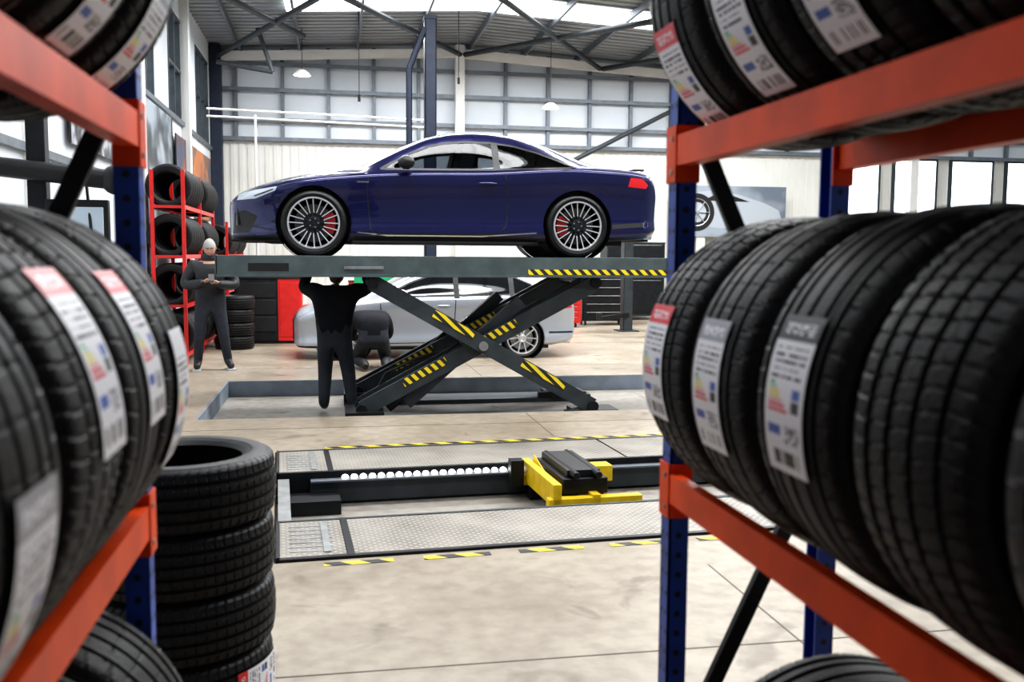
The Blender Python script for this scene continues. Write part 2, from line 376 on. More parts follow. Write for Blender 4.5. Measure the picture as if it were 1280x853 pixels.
def place_tyre(me,loc,rot=0,label=None,lm=None,side=1,flat=False,lbl_off=0):
    o=bpy.data.objects.new('tyre',me); COL.objects.link(o)
    M=Matrix.Rotation(rot,4,'Y')
    if flat: M=Matrix.Rotation(math.pi/2,4,'X')@M
    o.matrix_world=Matrix.Translation(loc)@M
    if label is not None:
        l=bpy.data.objects.new('label',lm); COL.objects.link(l); l.parent=o
        ph=math.radians(label)
        ML=(Matrix.Rotation(-ph,4,'Y') if side>0 else Matrix.Rotation(ph,4,'Y')@Matrix.Rotation(math.pi,4,'Z'))
        l.matrix_local=Matrix.Rotation(rot,4,'Y').inverted()@Matrix.Translation((0,lbl_off,0))@ML
    return o
# ------------------------------------------------------------------ foreground racks
def rack(xa,d,y0,y1,levels,name='tyre_rack',ztop=2.9):
    m=MB(); xb=xa+d; sg=1 if d>0 else -1
    for yy in (y0,y1):
        for xx in (xa,xb):
            m.bb(xx-.025,xx+.025,yy-.03,yy-.024,0.01,ztop,BLU); m.bb(xx-.025,xx+.025,yy+.024,yy+.03,0.01,ztop,BLU)
            s2=-1 if (xx==xa)==(sg>0) else 1
            m.bb(xx+s2*.025,xx+s2*.020,yy-.03,yy+.03,0.01,ztop,BLU)
            z=.06
            while z<ztop:
                for q in (-.014,.014): m.cyl((xx+s2*.0252,yy+q,z),(xx+s2*.0256,yy+q,z),.0065,BLK,n=8)
                for s3 in(-1,1): m.cyl((xx,yy+s3*.0302,z),(xx,yy+s3*.0306,z),.008,BLK,n=8)
                z+=.05
            m.bb(xx-.05,xx+.05,yy-.045,yy+.045,0,.01,BLU)
        m.bar((xa,yy,.15),(xb,yy,.15),.025,.035,BLKM); m.bar((xa,yy,2.82),(xb,yy,2.82),.025,.035,BLKM)
        for (p_,za,q_,zb) in ((xa,.27,xb,1.13),(xb,1.10,xa,1.98),(xa,2.0,xb,2.8)):
            m.bar((p_,yy,za),(q_,yy,zb),.02,.04,BLKM)
    for z in levels:
        for xx,s2 in ((xa,-1 if sg>0 else 1),(xb,1 if sg>0 else -1)):
            m.bb(xx-.02+s2*.008,xx+.02+s2*.008,y0+.03,y1-.03,z-.036,z+.026,ORG)
            m.bb(min(xx,xx+s2*.028),max(xx,xx+s2*.028),y0+.03,y1-.03,z+.026,z+.036,ORG)
            for yy,dy in ((y0,1),(y1,-1)):
                m.bb(xx+s2*.0265,xx+s2*.031,yy-.032,yy+.032,z-.075,z+.06,ORG)
                m.bb(xx-.025,xx+.03,yy+dy*.031,yy+dy*.036,z-.075,z+.06,ORG)
                for q in (-.05,.03): m.cyl((xx+s2*.031,yy-.008,z+q),(xx+s2*.034,yy-.008,z+q),.007,GALV,n=8)
    return m.obj(name,bevel=.002)
LEVR=(.11,1.03,1.85); LEVL=(.26,1.03,1.85)
XRK=.833
rack(XRK,.40,-.45,2.24,LEVR); rack(-.418,-.40,-.45,2.13,LEVL)
dz=math.sqrt(.335**2-.172**2)+.036
def row(xc,ys,zl,side,labs,o=0):
    for i,y in enumerate(ys):
        la=labs[i] if i<len(labs) else None
        place_tyre(TM[(i+o)%3],(xc,y,zl+dz),random.random()*6,*( (la[0],LBL[la[1]],side,False,la[2]) if la else ()))
RY=[2.02,1.71,1.40,1.09,.78,.47]
row(XRK+.2,RY,LEVR[1],-1,[(2,0,.02),(0,4,.015),(5,2,.0),None],0)
row(XRK+.2,RY,LEVR[2],-1,[(-36,0,.02),(-30,1,.0),(-25,4,.0),(-20,1,0)],1)
row(XRK+.2,[1.70,1.38,1.06,.74],LEVR[0],-1,[],2)
LY=[1.90,1.59,1.28,.97,.66,.36]
row(-.618,LY,LEVL[1],1,[(-4,1,-.02),(18,0,.02),(20,3,.02),(-18,4,0)],1)
row(-.618,LY,LEVL[2],1,[(-36,4,-.02),(-30,0,0),None],0)
row(-.618,LY,LEVL[0],1,[],1)
for i in range(4):
    o=bpy.data.objects.new('tyre',TSTK); COL.objects.link(o)
    o.matrix_world=Matrix.Translation((-.55+random.uniform(-.014,.014),3.5+random.uniform(-.01,.01),.1135+i*.2255))@Matrix.Rotation(math.pi/2,4,'X')@Matrix.Rotation(random.random()*6,4,'Y')
    if i==0:
        l=bpy.data.objects.new('label',LBL[0]); COL.objects.link(l); l.parent=o
        l.matrix_local=o.matrix_world.to_3x3().to_4x4().inverted()@Matrix.Rotation(math.radians(-25),4,'Z')@Matrix.Rotation(math.pi/2,4,'X')
# ------------------------------------------------------------------ cars
def pchip(xk,yk,x):
    xk=np.array(xk,float); yk=np.array(yk,float); h=np.diff(xk); dl=np.diff(yk)/h; n=len(xk); d=np.zeros(n)
    for i in range(1,n-1):
        if dl[i-1]*dl[i]>0:
            w1=2*h[i]+h[i-1]; w2=h[i]+2*h[i-1]; d[i]=(w1+w2)/(w1/dl[i-1]+w2/dl[i])
    d[0]=dl[0]; d[-1]=dl[-1]
    x=np.atleast_1d(x); i=np.clip(np.searchsorted(xk,x)-1,0,n-2); t=(x-xk[i])/h[i]
    return yk[i]*(1+2*t)*(1-t)**2+d[i]*h[i]*t*(1-t)**2+yk[i+1]*t*t*(3-2*t)+d[i+1]*h[i]*t*t*(t-1)
def inpoly(x,z,P):
    c=False; n=len(P); j=n-1
    for i in range(n):
        if (P[i][1]>z)!=(P[j][1]>z) and x<(P[j][0]-P[i][0])*(z-P[i][1])/(P[j][1]-P[i][1])+P[i][0]: c=not c
        j=i
    return c
def catm(P,sub):
    out=[]; n=len(P)
    for i in range(n-1):
        p0=P[max(i-1,0)];p1=P[i];p2=P[i+1];p3=P[min(i+2,n-1)]
        for k in range(sub):
            t=k/sub
            out.append(tuple(.5*((2*b)+(-a+c)*t+(2*a-5*b+4*c-d)*t*t+(-a+3*b-3*c+d)*t**3) for a,b,c,d in zip(p0,p1,p2,p3)))
    out.append(P[-1]); return out
cx=[0,.03,.10,.30,.60,.86,1.2,1.32,1.5,1.8,2.1,2.35,2.6,2.9,3.2,3.6,3.95,4.1,4.35,4.52,4.62,4.70,4.72]
cx=[x if x<=3.6 else 3.6+(x-3.6)*.91 for x in cx]
COUPE=dict(L=cx[-1],wf=.86,wr=3.63,R=.335,arch=.378,
 x=cx,
 zt=[.56,.62,.665,.745,.83,.88,.93,.952,1.05,1.195,1.305,1.345,1.355,1.335,1.278,1.152,1.03,.992,.972,.975,.92,.78,.70],
 zs=[.48,.53,.58,.655,.735,.78,.82,.83,.845,.86,.87,.875,.88,.895,.915,.93,.925,.92,.905,.88,.82,.68,.60],
 w=[.56,.66,.75,.85,.915,.94,.905,.90,.895,.885,.88,.88,.89,.915,.945,.965,.935,.91,.86,.81,.74,.64,.54],
 zb=[.22,.16,.145,.145,.15,.155,.155,.155,.155,.155,.155,.155,.155,.155,.155,.16,.17,.18,.19,.20,.23,.28,.32],
 wr_=[.38,.45,.52,.60,.65,.67,.69,.69,.69,.66,.62,.60,.59,.585,.58,.575,.60,.61,.61,.60,.55,.48,.40],
 d=[.04,.035,.03,.03,.028,.028,.028,.035,.055,.06,.055,.05,.045,.045,.05,.055,.03,.02,.015,.015,.02,.03,.03],
 ws=(1.36,2.10),rg=(3.14,3.86),
 win=[(1.54,.905),(1.85,1.075),(2.07,1.165),(2.24,1.200),(2.45,1.218),(2.70,1.216),(2.95,1.188),(3.20,1.122),(3.40,1.045),(3.58,.965),(3.54,.945),(3.2,.935),(2.7,.92),(2.1,.91)],
 pil=[(2.73,2.80)])
HATCH=dict(L=4.35,wf=.85,wr=3.48,R=.31,arch=.34,
 x=[0,.03,.10,.30,.60,.86,1.1,1.2,1.4,1.7,2.0,2.25,2.6,2.9,3.2,3.6,3.85,4.0,4.12,4.22,4.29,4.34,4.35],
 zt=[.62,.69,.76,.84,.92,.965,1.01,1.03,1.13,1.28,1.39,1.43,1.44,1.43,1.41,1.35,1.28,1.17,1.05,.98,.90,.80,.72],
 zs=[.50,.58,.64,.72,.80,.84,.87,.88,.895,.91,.92,.925,.93,.94,.95,.96,.96,.955,.94,.91,.85,.72,.62],
 w=[.58,.66,.74,.81,.87,.89,.885,.88,.88,.88,.88,.88,.88,.885,.89,.895,.885,.87,.85,.82,.79,.72,.66],
 zb=[.28,.22,.18,.17,.17,.17,.17,.17,.17,.17,.17,.17,.17,.17,.17,.18,.19,.20,.22,.24,.27,.32,.36],
 wr_=[.40,.46,.52,.60,.65,.67,.68,.68,.68,.66,.63,.61,.60,.60,.60,.59,.58,.60,.62,.63,.62,.55,.5],
 d=[.04,.035,.03,.03,.028,.028,.028,.035,.06,.07,.065,.055,.05,.05,.05,.05,.05,.05,.03,.02,.02,.03,.03],
 ws=(1.24,2.04),rg=(3.86,4.13),
 win=[(1.38,.955),(1.55,1.06),(1.75,1.16),(2.0,1.25),(2.3,1.30),(2.7,1.305),(3.1,1.285),(3.4,1.24),(3.62,1.15),(3.70,1.05),(3.66,1.0),(3.2,.985),(2.6,.97),(2.0,.96)],
 pil=[(2.42,2.50),(3.28,3.36)])
def car_wheel(mb,c,R,side,dark=True,rimr=None,nsp=10,cal=1):
    rr=rimr or R*.785; W=.245; ax=(0,side,0); o=Vector(c)
    h=R-rr
    prof=[(-W*.40,rr),(-W*.47,rr+.012),(-W*.5,rr+.45*h),(-W*.46,R-.02),(-W*.38,R-.004)]
    for g in (-.22,0,.22): prof+=[(g*W-.007,R),(g*W-.005,R-.007),(g*W+.005,R-.007),(g*W+.007,R)]
    prof+=[(W*.38,R-.004),(W*.46,R-.02),(W*.5,rr+.45*h),(W*.47,rr+.012),(W*.40,rr)]
    mb.lathe(prof,o,ax,RUB2,72)
    mb.lathe([(W*.40,rr+.004),(W*.455,rr+.002),(W*.455,rr-.014),(W*.42,rr-.018)],o,ax,ALLOY,72)
    mb.lathe([(W*.42,rr-.018),(W*.30,rr-.024),(-W*.40,rr-.012),(-W*.42,rr+.004)],o,ax,BLKM if dark else GALV,72)
    mb.lathe([(-.01,.0001),(-.01,rr*.74),(.012,rr*.74),(.012,rr*.42),(.022,rr*.40),(.022,.0001)],o,ax,DISC if dark else GALV,48)
    if dark:
        N=10; vs=[];fs=[]; c0=0 if cal>0 else math.pi
        for i in range(N+1):
            a=c0-.55+1.1*i/N
            for (yy,r_) in ((-.02,.42*rr),(-.02,.84*rr),(.058,.84*rr),(.058,.42*rr)): vs.append((o.x+math.cos(a)*r_,o.y+side*yy,o.z+math.sin(a)*r_))
        for i in range(N):
            for k in range(4): fs.append((i*4+k,i*4+4+k,i*4+4+(k+1)%4,i*4+(k+1)%4))
        fs+=[(0,1,2,3),(N*4,N*4+1,N*4+2,N*4+3)]
        mb.add(vs,fs,CALR)
    for k in range(nsp):
        a=2*math.pi*(k+.25)/nsp
        for off in (-1,1):
            a2=a+off*(math.pi/nsp)*.56
            a1=a+off*(math.pi/nsp)*.22
            hub=Vector((math.cos(a1),0,math.sin(a1)))*rr*.24; rim=Vector((math.cos(a2),0,math.sin(a2)))*(rr*.955)
            p0=o+hub+Vector((0,side*W*.33,0)); p1=o+rim+Vector((0,side*W*.42,0))
            mb.bar(p0-Vector((0,side*.014,0)),p1-Vector((0,side*.014,0)),.018,.024,BLKM if dark else ALLOY,up=(0,1,0))
            if dark: mb.bar(p0+(p1-p0)*.22,p1,.0115,.004,ALLOY,up=(0,1,0))
    mb.lathe([(W*.20,rr*.27),(W*.36,rr*.25),(W*.38,rr*.18),(W*.36,.03),(W*.385,.028),(W*.385,.0001)],o,ax,BLKM if dark else ALLOY,32)
    for k in range(5):
        a=2*math.pi*k/5; q=o+Vector((math.cos(a)*rr*.17,side*W*.36,math.sin(a)*rr*.17)); mb.cyl(q,q+Vector((0,side*.008,0)),.009,CHROME,n=8)
def build_car(name,P,paint,origin,nsp,dark,details):
    xs=np.unique(np.concatenate([np.linspace(0,.3,16),np.linspace(.3,P['L']-.3,90),np.linspace(P['L']-.3,P['L'],16)]))
    g={k:pchip(P['x'],P[k],xs) for k in('zt','zs','w','zb','wr_','d')}
    sub=6; rings=[]
    for i,x in enumerate(xs):
        zt,zs,w,zb,wr,d=[float(g[k][i]) for k in('zt','zs','w','zb','wr_','d')]
        H=zs-zb
        gh=max(0,min(1,(zt-zs-.12)/.2))
        ledge=(w*(.955-.03*gh),zs+.028+.012*gh)
        C=[(0,zb),(w*.80,zb),(w*.95,zb+.03),(w*.985,zb+.14*H),(w*.962,zb+.34*H),(w*.974,zb+.62*H),(w*1.0,zb+.85*H),(w*.998,zs-.02),(w*.972,zs+.010),ledge,
           (ledge[0]*.5+wr*.5+.018*gh,ledge[1]*.5+(zt-d)*.5+.01*gh),(wr,zt-d),(wr*.72,zt-d*.30),(wr*.36,zt-d*.06),(0,zt)]
        rings.append(catm(C,sub))
    n=len(rings[0]); bm=bmesh.new(); lay=bm.faces.layers.int.new('ring')
    V=[]
    for i,x in enumerate(xs):
        rr=[bm.verts.new((x,-y,z)) for y,z in rings[i]]
        ll=[rr[0]]+[bm.verts.new((x,y,z)) for y,z in rings[i][1:-1]]+[rr[-1]]
        V.append((rr,ll))
    for i in range(len(xs)-1):
        for s_ in(0,1):
            for k in range(n-1):
                q=[V[i][s_][k],V[i+1][s_][k],V[i+1][s_][k+1],V[i][s_][k+1]]
                fc=bm.faces.new(q if s_==0 else q[::-1]); fc[lay]=k
    for i,inv in((0,True),(len(xs)-1,False)):
        loop=V[i][0]+V[i][1][1:-1][::-1]
        fc=bm.faces.new(loop if not inv else loop[::-1])
    GL=GLASS if dark else TINT
    NP=len(details.get('polys',[]))
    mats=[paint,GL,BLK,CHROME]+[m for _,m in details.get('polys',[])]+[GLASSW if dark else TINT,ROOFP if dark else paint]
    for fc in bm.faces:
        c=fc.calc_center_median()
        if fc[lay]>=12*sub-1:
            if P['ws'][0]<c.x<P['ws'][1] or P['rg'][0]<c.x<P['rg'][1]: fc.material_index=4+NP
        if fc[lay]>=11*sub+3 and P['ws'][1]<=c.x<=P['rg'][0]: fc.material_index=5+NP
    def cutpoly(poly,zmin,zmax,ymin):
        xa=min(p[0] for p in poly)-.06; xb=max(p[0] for p in poly)+.06
        for a,b in zip(poly,poly[1:]+poly[:1]):
            fcs=[q for q in bm.faces if xa<q.calc_center_median().x<xb and abs(q.calc_center_median().y)>ymin and zmin<q.calc_center_median().z<zmax]
            ed=set(e for q in fcs for e in q.edges); vv=set(v for q in fcs for v in q.verts)
            nn=Vector((-(b[1]-a[1]),0,b[0]-a[0]))
            if nn.length<1e-6: continue
            bmesh.ops.bisect_plane(bm,geom=list(fcs)+list(ed)+list(vv),plane_co=(a[0],0,a[1]),plane_no=nn.normalized(),dist=1e-5)
    cutpoly(P['win'],.86,1.5,.45)
    for q in bm.faces:
        c=q.calc_center_median()
        if abs(c.y)>.45 and q[lay]<11*sub+1 and inpoly(c.x,c.z,P['win']): q.material_index=1
    for idx,(poly,_) in enumerate(details.get('polys',[])):
        zz=[p[1] for p in poly]; cutpoly(poly,min(zz)-.08,max(zz)+.08,.35)
        for q in bm.faces:
            c=q.calc_center_median()
            if abs(c.y)>.35 and inpoly(c.x,c.z,poly): q.material_index=4+idx
    for xw in(P['wf'],P['wr']):
        poly=[(xw+P['arch']*math.cos(2*math.pi*k/28),P['R']+P['arch']*math.sin(2*math.pi*k/28)) for k in range(28)]
        cutpoly(poly,0,.85,.5)
        dele=[q for q in bm.faces if abs(q.calc_center_median().y)>.5 and inpoly(q.calc_center_median().x,q.calc_center_median().z,poly)]
        bmesh.ops.delete(bm,geom=dele,context='FACES')
    for q in bm.faces:
        c=q.calc_center_median()
        if c.z<.21 and q.material_index==0: q.material_index=2
        if c.x<.02: q.material_index=2
    bvh=BVHTree.FromBMesh(bm)
    me=bpy.data.meshes.new(name+'_body'); bm.to_mesh(me); bm.free()
    for m_ in mats: me.materials.append(m_)
    me.polygons.foreach_set('use_smooth',[True]*len(me.polygons)); me.set_sharp_from_angle(angle=math.radians(40))
    e=bpy.data.objects.new(name,None); COL.objects.link(e); e.location=origin
    bo=bpy.data.objects.new('body',me); COL.objects.link(bo); bo.parent=e
    d=MB()
    def ribbon(pts,wd,mat,off=.002,sides=(-1,1)):
        pp=[]
        for a,b in zip(pts[:-1],pts[1:]):
            L=math.dist(a,b); k=max(1,int(L/.03))
            for t_ in range(k): pp.append((a[0]+(b[0]-a[0])*t_/k,a[1]+(b[1]-a[1])*t_/k))
        pp.append(pts[-1])
        for s_ in sides:
            vs=[]
            for i,p in enumerate(pp):
                q=pp[min(i+1,len(pp)-1)];r_=pp[max(i-1,0)]; dx,dz_=q[0]-r_[0],q[1]-r_[1]; l=math.hypot(dx,dz_) or 1; nx,nz=-dz_/l*wd/2,dx/l*wd/2
                row_=[]
                for sg in(-1,1):
                    h=bvh.ray_cast(Vector((p[0]+sg*nx,s_*1.5,p[1]+sg*nz)),Vector((0,-s_,0)))
                    if h[0] is None or abs(h[0].y)<.3 or h[0].y*s_<0: row_=None;break
                    row_.append(h[0]+Vector((0,s_*off,0)))
                vs.append(row_)
            for a,b in zip(vs[:-1],vs[1:]):
                if a and b: d.add([a[0],a[1],b[1],b[0]],[(0,1,2,3)],mat)
    SE=pm('panel_gap',(.003,.003,.004),.6)
    for pts,wd,m_ in details['ribs']: ribbon(pts,wd,m_ or SE)
    W=P['win']
    ribbon(W+[W[0]],.022,BLK,.003)
    for a,b in P['pil']: ribbon([((a+b)/2,.93),((a+b)/2-.01,1.205 if dark else 1.30)],b-a,BLK,.003)
    for xw in(P['wf'],P['wr']):
        for s_ in(-1,1):
            A=P['arch']
            d.lathe([(.60,A+.004),(.90,A+.004)],(xw,0,P['R']),(0,s_,0),BLK,48)
            d.lathe([(.60,.0001),(.60,A)],(xw,0,P['R']),(0,s_,0),BLK,48)
            ar=[(xw+(A+.008)*math.cos(q),P['R']+(A+.008)*math.sin(q)) for q in np.linspace(-.35,math.pi+.35,60)]
            ribbon(ar,.02,paint,.010,(s_,))
    mx,mz=details['mirror']
    for s_ in(-1,1):
        d.ell((mx,s_*(.98),mz),(.085,.11,.072),paint if not dark else BLK,20,12); d.bar((mx,s_*.85,mz-.05),(mx+.01,s_*.93,mz-.045),.06,.03,BLK)
        for hx in details['handles']: 
            h=bvh.ray_cast(Vector((hx,s_*1.5,details['hz'])),Vector((0,-s_,0)))
            if h[0]: d.ell((hx,h[0].y+s_*.012,details['hz']),(.10,.016,.014),paint,16,8)
    d.bb(.35,P['L']-.4,-.6,.6,.13,.2,BLK)
    for s_ in(-1,1): d.cyl((P['L']-.25,s_*.50,.25),(P['L']-.03,s_*.50,.25),.05,CHROME,n=20)
    details['extra'](d)
    d.obj('trim_parts',parent=e)
    if dark:
        c=MB(); c.bb(1.3,3.7,-.74,.74,.25,.82,BLK); c.bb(1.35,1.75,-.70,.70,.82,.91,BLK); c.bb(2.9,3.8,-.60,.60,.80,.99,BLK)
        for s_ in(-.37,.37):
            c.box((2.46,s_,.98),(.16,.50,.46),BLK,Matrix.Rotation(math.radians(14),3,'Y')); c.ell((2.54,s_,1.19),(.06,.14,.09),BLK)
            c.box((3.14,s_,.98),(.14,.54,.30),BLK,Matrix.Rotation(math.radians(18),3,'Y'))
        c.lathe([(-.012,.18),(.012,.18),(.012,.155),(-.012,.155)],(1.88,.37,.91),(-1,0,.45),BLK,24,True)
        c.obj('cabin_interior',parent=e,bevel=.03)
    for xw in(P['wf'],P['wr']):
        for s_ in(-1,1):
            wm=MB(); car_wheel(wm,(0,0,0),P['R'],s_,dark,nsp=nsp,cal=1 if xw==P['wf'] else -1); wm.obj('wheel',parent=e,loc=(xw,s_*(.945-.125 if dark else .885-.125),P['R']))
    return e
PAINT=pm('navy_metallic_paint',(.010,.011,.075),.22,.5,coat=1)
SILV=pm('silver_paint',(.40,.43,.48),.28,.35,coat=1)
HL=pm('headlight_lens',(.45,.5,.55),.08,.3,coat=1); TL=pm('tail_light_lens',(.5,.01,.015),.12,coat=1,emis=.15,ecol=(1,.05,.05))
MESHG=pm('grille_black',(.008,.008,.009),.35,noise=.5,nscale=60)
def ex_coupe(d):
    d.bb(-.012,.01,-.38,.38,.28,.56,MESHG)
    for z in np.linspace(.31,.53,7): d.bb(-.018,-.01,-.36,.36,z-.004,z+.004,BLKM)
    d.bb(-.015,.3,-.62,.62,.14,.16,BLK)
    for s_ in(-1,1):
        d.bar((-.0,s_*.45,.40),(.10,s_*.74,.42),.02,.22,MESHG)
        d.bb(1.25,3.2,s_*.885-.012,s_*.885+.012,.135,.16,BLK)
    d.bb(4.36,4.48,-.56,.56,.968,.985,BLK)
    d.bb(4.0,4.56,-.5,.5,.18,.26,BLK); d.ell((3.35,0,1.255),(.09,.02,.035),ROOFP)
DC=dict(polys=[([(.09,.56),(.11,.625),(.28,.665),(.50,.70),(.48,.655),(.28,.575)],HL),
               ([(.04,.22),(.06,.43),(.17,.46),(.30,.40),(.22,.24)],MESHG),
               ([(4.20,.765),(4.23,.865),(4.38,.855),(4.45,.79),(4.42,.75)],TL)],
  ribs=[([(1.42,.81),(1.40,.70),(1.42,.45),(1.44,.27),(1.50,.225),(2.78,.24),(2.86,.33),(2.88,.60),(2.84,.90)],.010,None),
        ([(3.75,.80),(4.15,.62),(4.22,.74)],.006,None),([(.50,.72),(.80,.81),(1.38,.85)],.008,None),
        ([(1.30,.76),(1.42,.76)],.012,CHROME),([(.27,.60),(.46,.67)],.012,BLK),
        ([(1.3,.245),(1.6,.215),(2.6,.215),(3.18,.255)],.014,CHROME),
        ([(1.27,.185),(3.23,.185)],.05,BLK),
        ([(.10,.33),(.45,.26)],.02,BLK),([(4.02,.33),(4.40,.36)],.05,BLK)],
  mirror=(1.80,.965),handles=[2.66],hz=.77,extra=ex_coupe)
CX=-1.06; PLZ=1.575
build_car('blue_coupe_car',COUPE,PAINT,(CX,10.98,PLZ),10,True,DC)
def ex_h(d):
    d.bb(-.012,.01,-.35,.35,.30,.60,MESHG); d.bb(3.95,4.15,-.5,.5,1.30,1.315,SILV)
DH=dict(polys=[([(.08,.62),(.12,.70),(.40,.78),(.42,.70),(.2,.60)],HL),([(3.95,.80),(4.0,.90),(4.25,.87),(4.28,.78),(4.1,.76)],TL)],
  ribs=[([(1.3,.85),(1.32,.40),(1.40,.25),(2.36,.26),(2.42,.5),(2.44,.95)],.012,None),([(2.44,.3),(3.05,.3),(3.2,.62),(3.34,.95)],.012,None),([(1.2,.20),(3.1,.20)],.05,BLK),([(3.9,.40),(4.3,.40)],.03,BLK)],
  mirror=(1.62,1.0),handles=[2.25,3.15],hz=.82,extra=ex_h)
build_car('silver_hatchback_car',HATCH,SILV,(-.62,15.4,0),5,False,DH)
# ------------------------------------------------------------------ scissor lift
l=MB(); P0,P1=-1.16,3.72
for y0,y1 in((9.98,10.58),(11.38,11.98)):
    l.bb(P0,P1,y0,y1,1.55,1.572,LIFTG); l.bb(P0,P1,y0,y0+.02,1.375,1.55,LIFTG); l.bb(P0,P1,y1-.02,y1,1.375,1.55,LIFTG)
    l.bb(P0,P1,y0-.02,y0,1.36,1.385,LIFTG); l.bb(P0,P1,y0+.02,y0+.06,1.37,1.38,LIFTG)
    l.bb(P0-.01,P0+.01,y0,y1,1.375,1.575,LIFTG); l.bb(P1-.01,P1+.01,y0,y1,1.375,1.575,LIFTG)
    l.bb(2.02,P1,y0-.004,y0,1.388,1.445,HAZ); l.bb(-.85,-.45,y0-.003,y0,1.42,1.50,BLK); l.bb(.1,.5,y0-.012,y0,1.44,1.47,GALV)
    for x in np.linspace(P0+.3,P1-.3,9): l.bb(x-.02,x+.02,y0+.02,y1-.02,1.42,1.55,LIFTG)
    l.bb(-.62,.25,y0+.04,y1-.04,1.573,1.575,GALV)
    yc=(y0+y1)/2
    def arm(a,b,yo,hz):
        A=Vector((a[0],yc+yo,a[1]));B=Vector((b[0],yc+yo,b[1])); l.bar(A,B,.055,.17,STEEL_D)
        un=(B-A).normalized().cross(Vector((0,1,0))); un=un if un.z>0 else -un
        for t0,t1 in hz:
            l.bar(A.lerp(B,t0)-Vector((0,.030,0))+un*.035,A.lerp(B,t1)-Vector((0,.030,0))+un*.035,.004,.08,HAZ)
        l.cyl(A-Vector((0,.06,0)),A+Vector((0,.06,0)),.06,BLKM,n=20); l.cyl(B-Vector((0,.06,0)),B+Vector((0,.06,0)),.06,BLKM,n=20)
    for yo,k in((-.22,1),(.14,0)):
        arm((.39,1.30),(2.76,-.04),yo,[(.26,.44),(.66,.86)] if k else [])
    for yo,k in((-.13,1),(.22,0)):
        arm((2.80,1.30),(.27,-.04),yo,[(.34,.50),(.64,.82)] if k else [])
    l.cyl((1.55,yc-.28,.63),(1.55,yc+.28,.63),.05,GALV,n=20)
    l.cyl((.55,yc-.0,-.05),(1.35,yc,.62),.055,BLKM,n=16); l.cyl((1.35,yc,.62),(1.95,yc,1.05),.03,CHROME,n=16)
    l.bar((.75,yc,.0),(2.0,yc,1.1),.12,.13,STEEL_D)
    l.bb(.1,3.0,yc-.26,yc+.26,PD,-.15,STEEL_D); l.bb(2.45,3.05,yc-.27,yc-.20,-.15,-.08,BLKM); l.bb(.1,.5,yc-.3,yc+.3,-.15,-.05,BLKM); l.bb(2.6,3.1,yc-.3,yc+.3,-.15,-.11,BLKM)
for x in (.45,2.75): l.cyl((x,10.2,1.32),(x,11.8,1.32),.03,GALV,n=12)
l.tube([(.35,10.6,-.1),(.55,10.55,.3),(.9,10.6,.45),(1.5,10.6,.6)],.018,BLK,8)
l.obj('scissor_lift',bevel=.004)
# ------------------------------------------------------------------ flush alignment lift (local frame)
a=MB()
for y0,y1 in((AY0+.01,AY0+.77),(.64,1.47)):
    for x0,x1 in((AX0+.03,-.62),(-.58,1.7),(1.72,4.3),(4.32,AX1-.03)):
        a.bb(x0,x1,y0+.05,y1-.03,-.005,.008,DIA)
    a.bb(AX0+.01,AX1-.01,y0,y0+.04,-.21,.014,BLKM); a.bb(AX0+.01,AX1-.01,y1-.025,y1,-.21,.012,STEEL_D)
    a.bb(AX0+.01,AX1-.01,y0+.04,y1-.02,-.21,-.006,BLKM)
    a.bb(-.62,-.58,y0+.02,y1-.02,-.006,.016,BLKM); a.bb(AX0+.01,AX0+.03,y0,y1,-.21,.014,BLKM)
    for q in range(7): a.bb(AX0+.08,-.68,y0+.13+q*.08,y0+.15+q*.08,.008,.012,GALV)
    a.bb(-.74,-.70,y0+.1,y1-.1,.008,.016,GALV)
a.bb(AX0+.25,AX1-.05,.58,.63,-.2,-.05,STEEL_D); a.bb(AX0+.25,AX1-.05,.55,.635,-.05,-.035,GIRT)
a.bb(AX0+.1,-.55,.30,.57,-.22,-.12,BLKM); a.bb(-.7,-.6,-.2,0,-.22,-.15,GALV); a.bb(AX0+.02,AX0+.10,-.6,.6,-.21,-.02,GALV)
a.cyl((-.8,.0,-.18),(6.8,.05,-.18),.02,BLK,n=8)
LED=pm('led_white',(1,1,1),.4,emis=7,ecol=(1,.97,.9))
for k in range(23): 
    x=-.50+k*.066; a.lathe([(0,.0001),(0,.024),(-.004,.026)],(x,.622,-.030),(0,-1,.9),LED,14)
apl=a.obj('alignment_lift_platform',bevel=.003,loc=(AL[0],AL[1],0),rot=(0,0,AR))
j=MB()
jx=1.12; oy=-6.44
j.bb(jx-.30,jx-.24,6.15+oy,7.02+oy,-.10,.06,YEL); j.bb(jx-.02,jx+.04,6.15+oy,7.0+oy,-.10,-.02,YEL)
for y in(6.2,6.95): j.bb(jx-.33,jx+.34,y-.05+oy,y+.03+oy,-.12,-.04,YEL)
j.bb(jx-.2,jx+.12,6.25+oy,6.98+oy,-.04,.07,BLKM); j.bb(jx-.16,jx+.08,6.3+oy,6.96+oy,.07,.12,BLK)
j.bar((jx-.23,6.22+oy,-.1),(jx-.23,6.93+oy,.05),.01,.12,YEL)
for x in (jx-.12,jx+.04): j.cyl((x,6.2+oy,.10),(x,6.98+oy,.10),.025,BLKM,n=14)
j.bb(jx+.14,jx+.36,6.82+oy,6.97+oy,-.10,.02,YEL); j.bb(jx-.42,jx-.32,6.86+oy,6.96+oy,-.12,.08,BLKM)
for y in (6.16,6.90): j.bb(jx-.28,jx+.3,y-.06+oy,y+.06+oy,-.22,-.12,BLKM)
j.obj('yellow_jacking_beam',bevel=.006,loc=(AL[0],AL[1],0),rot=(0,0,AR))
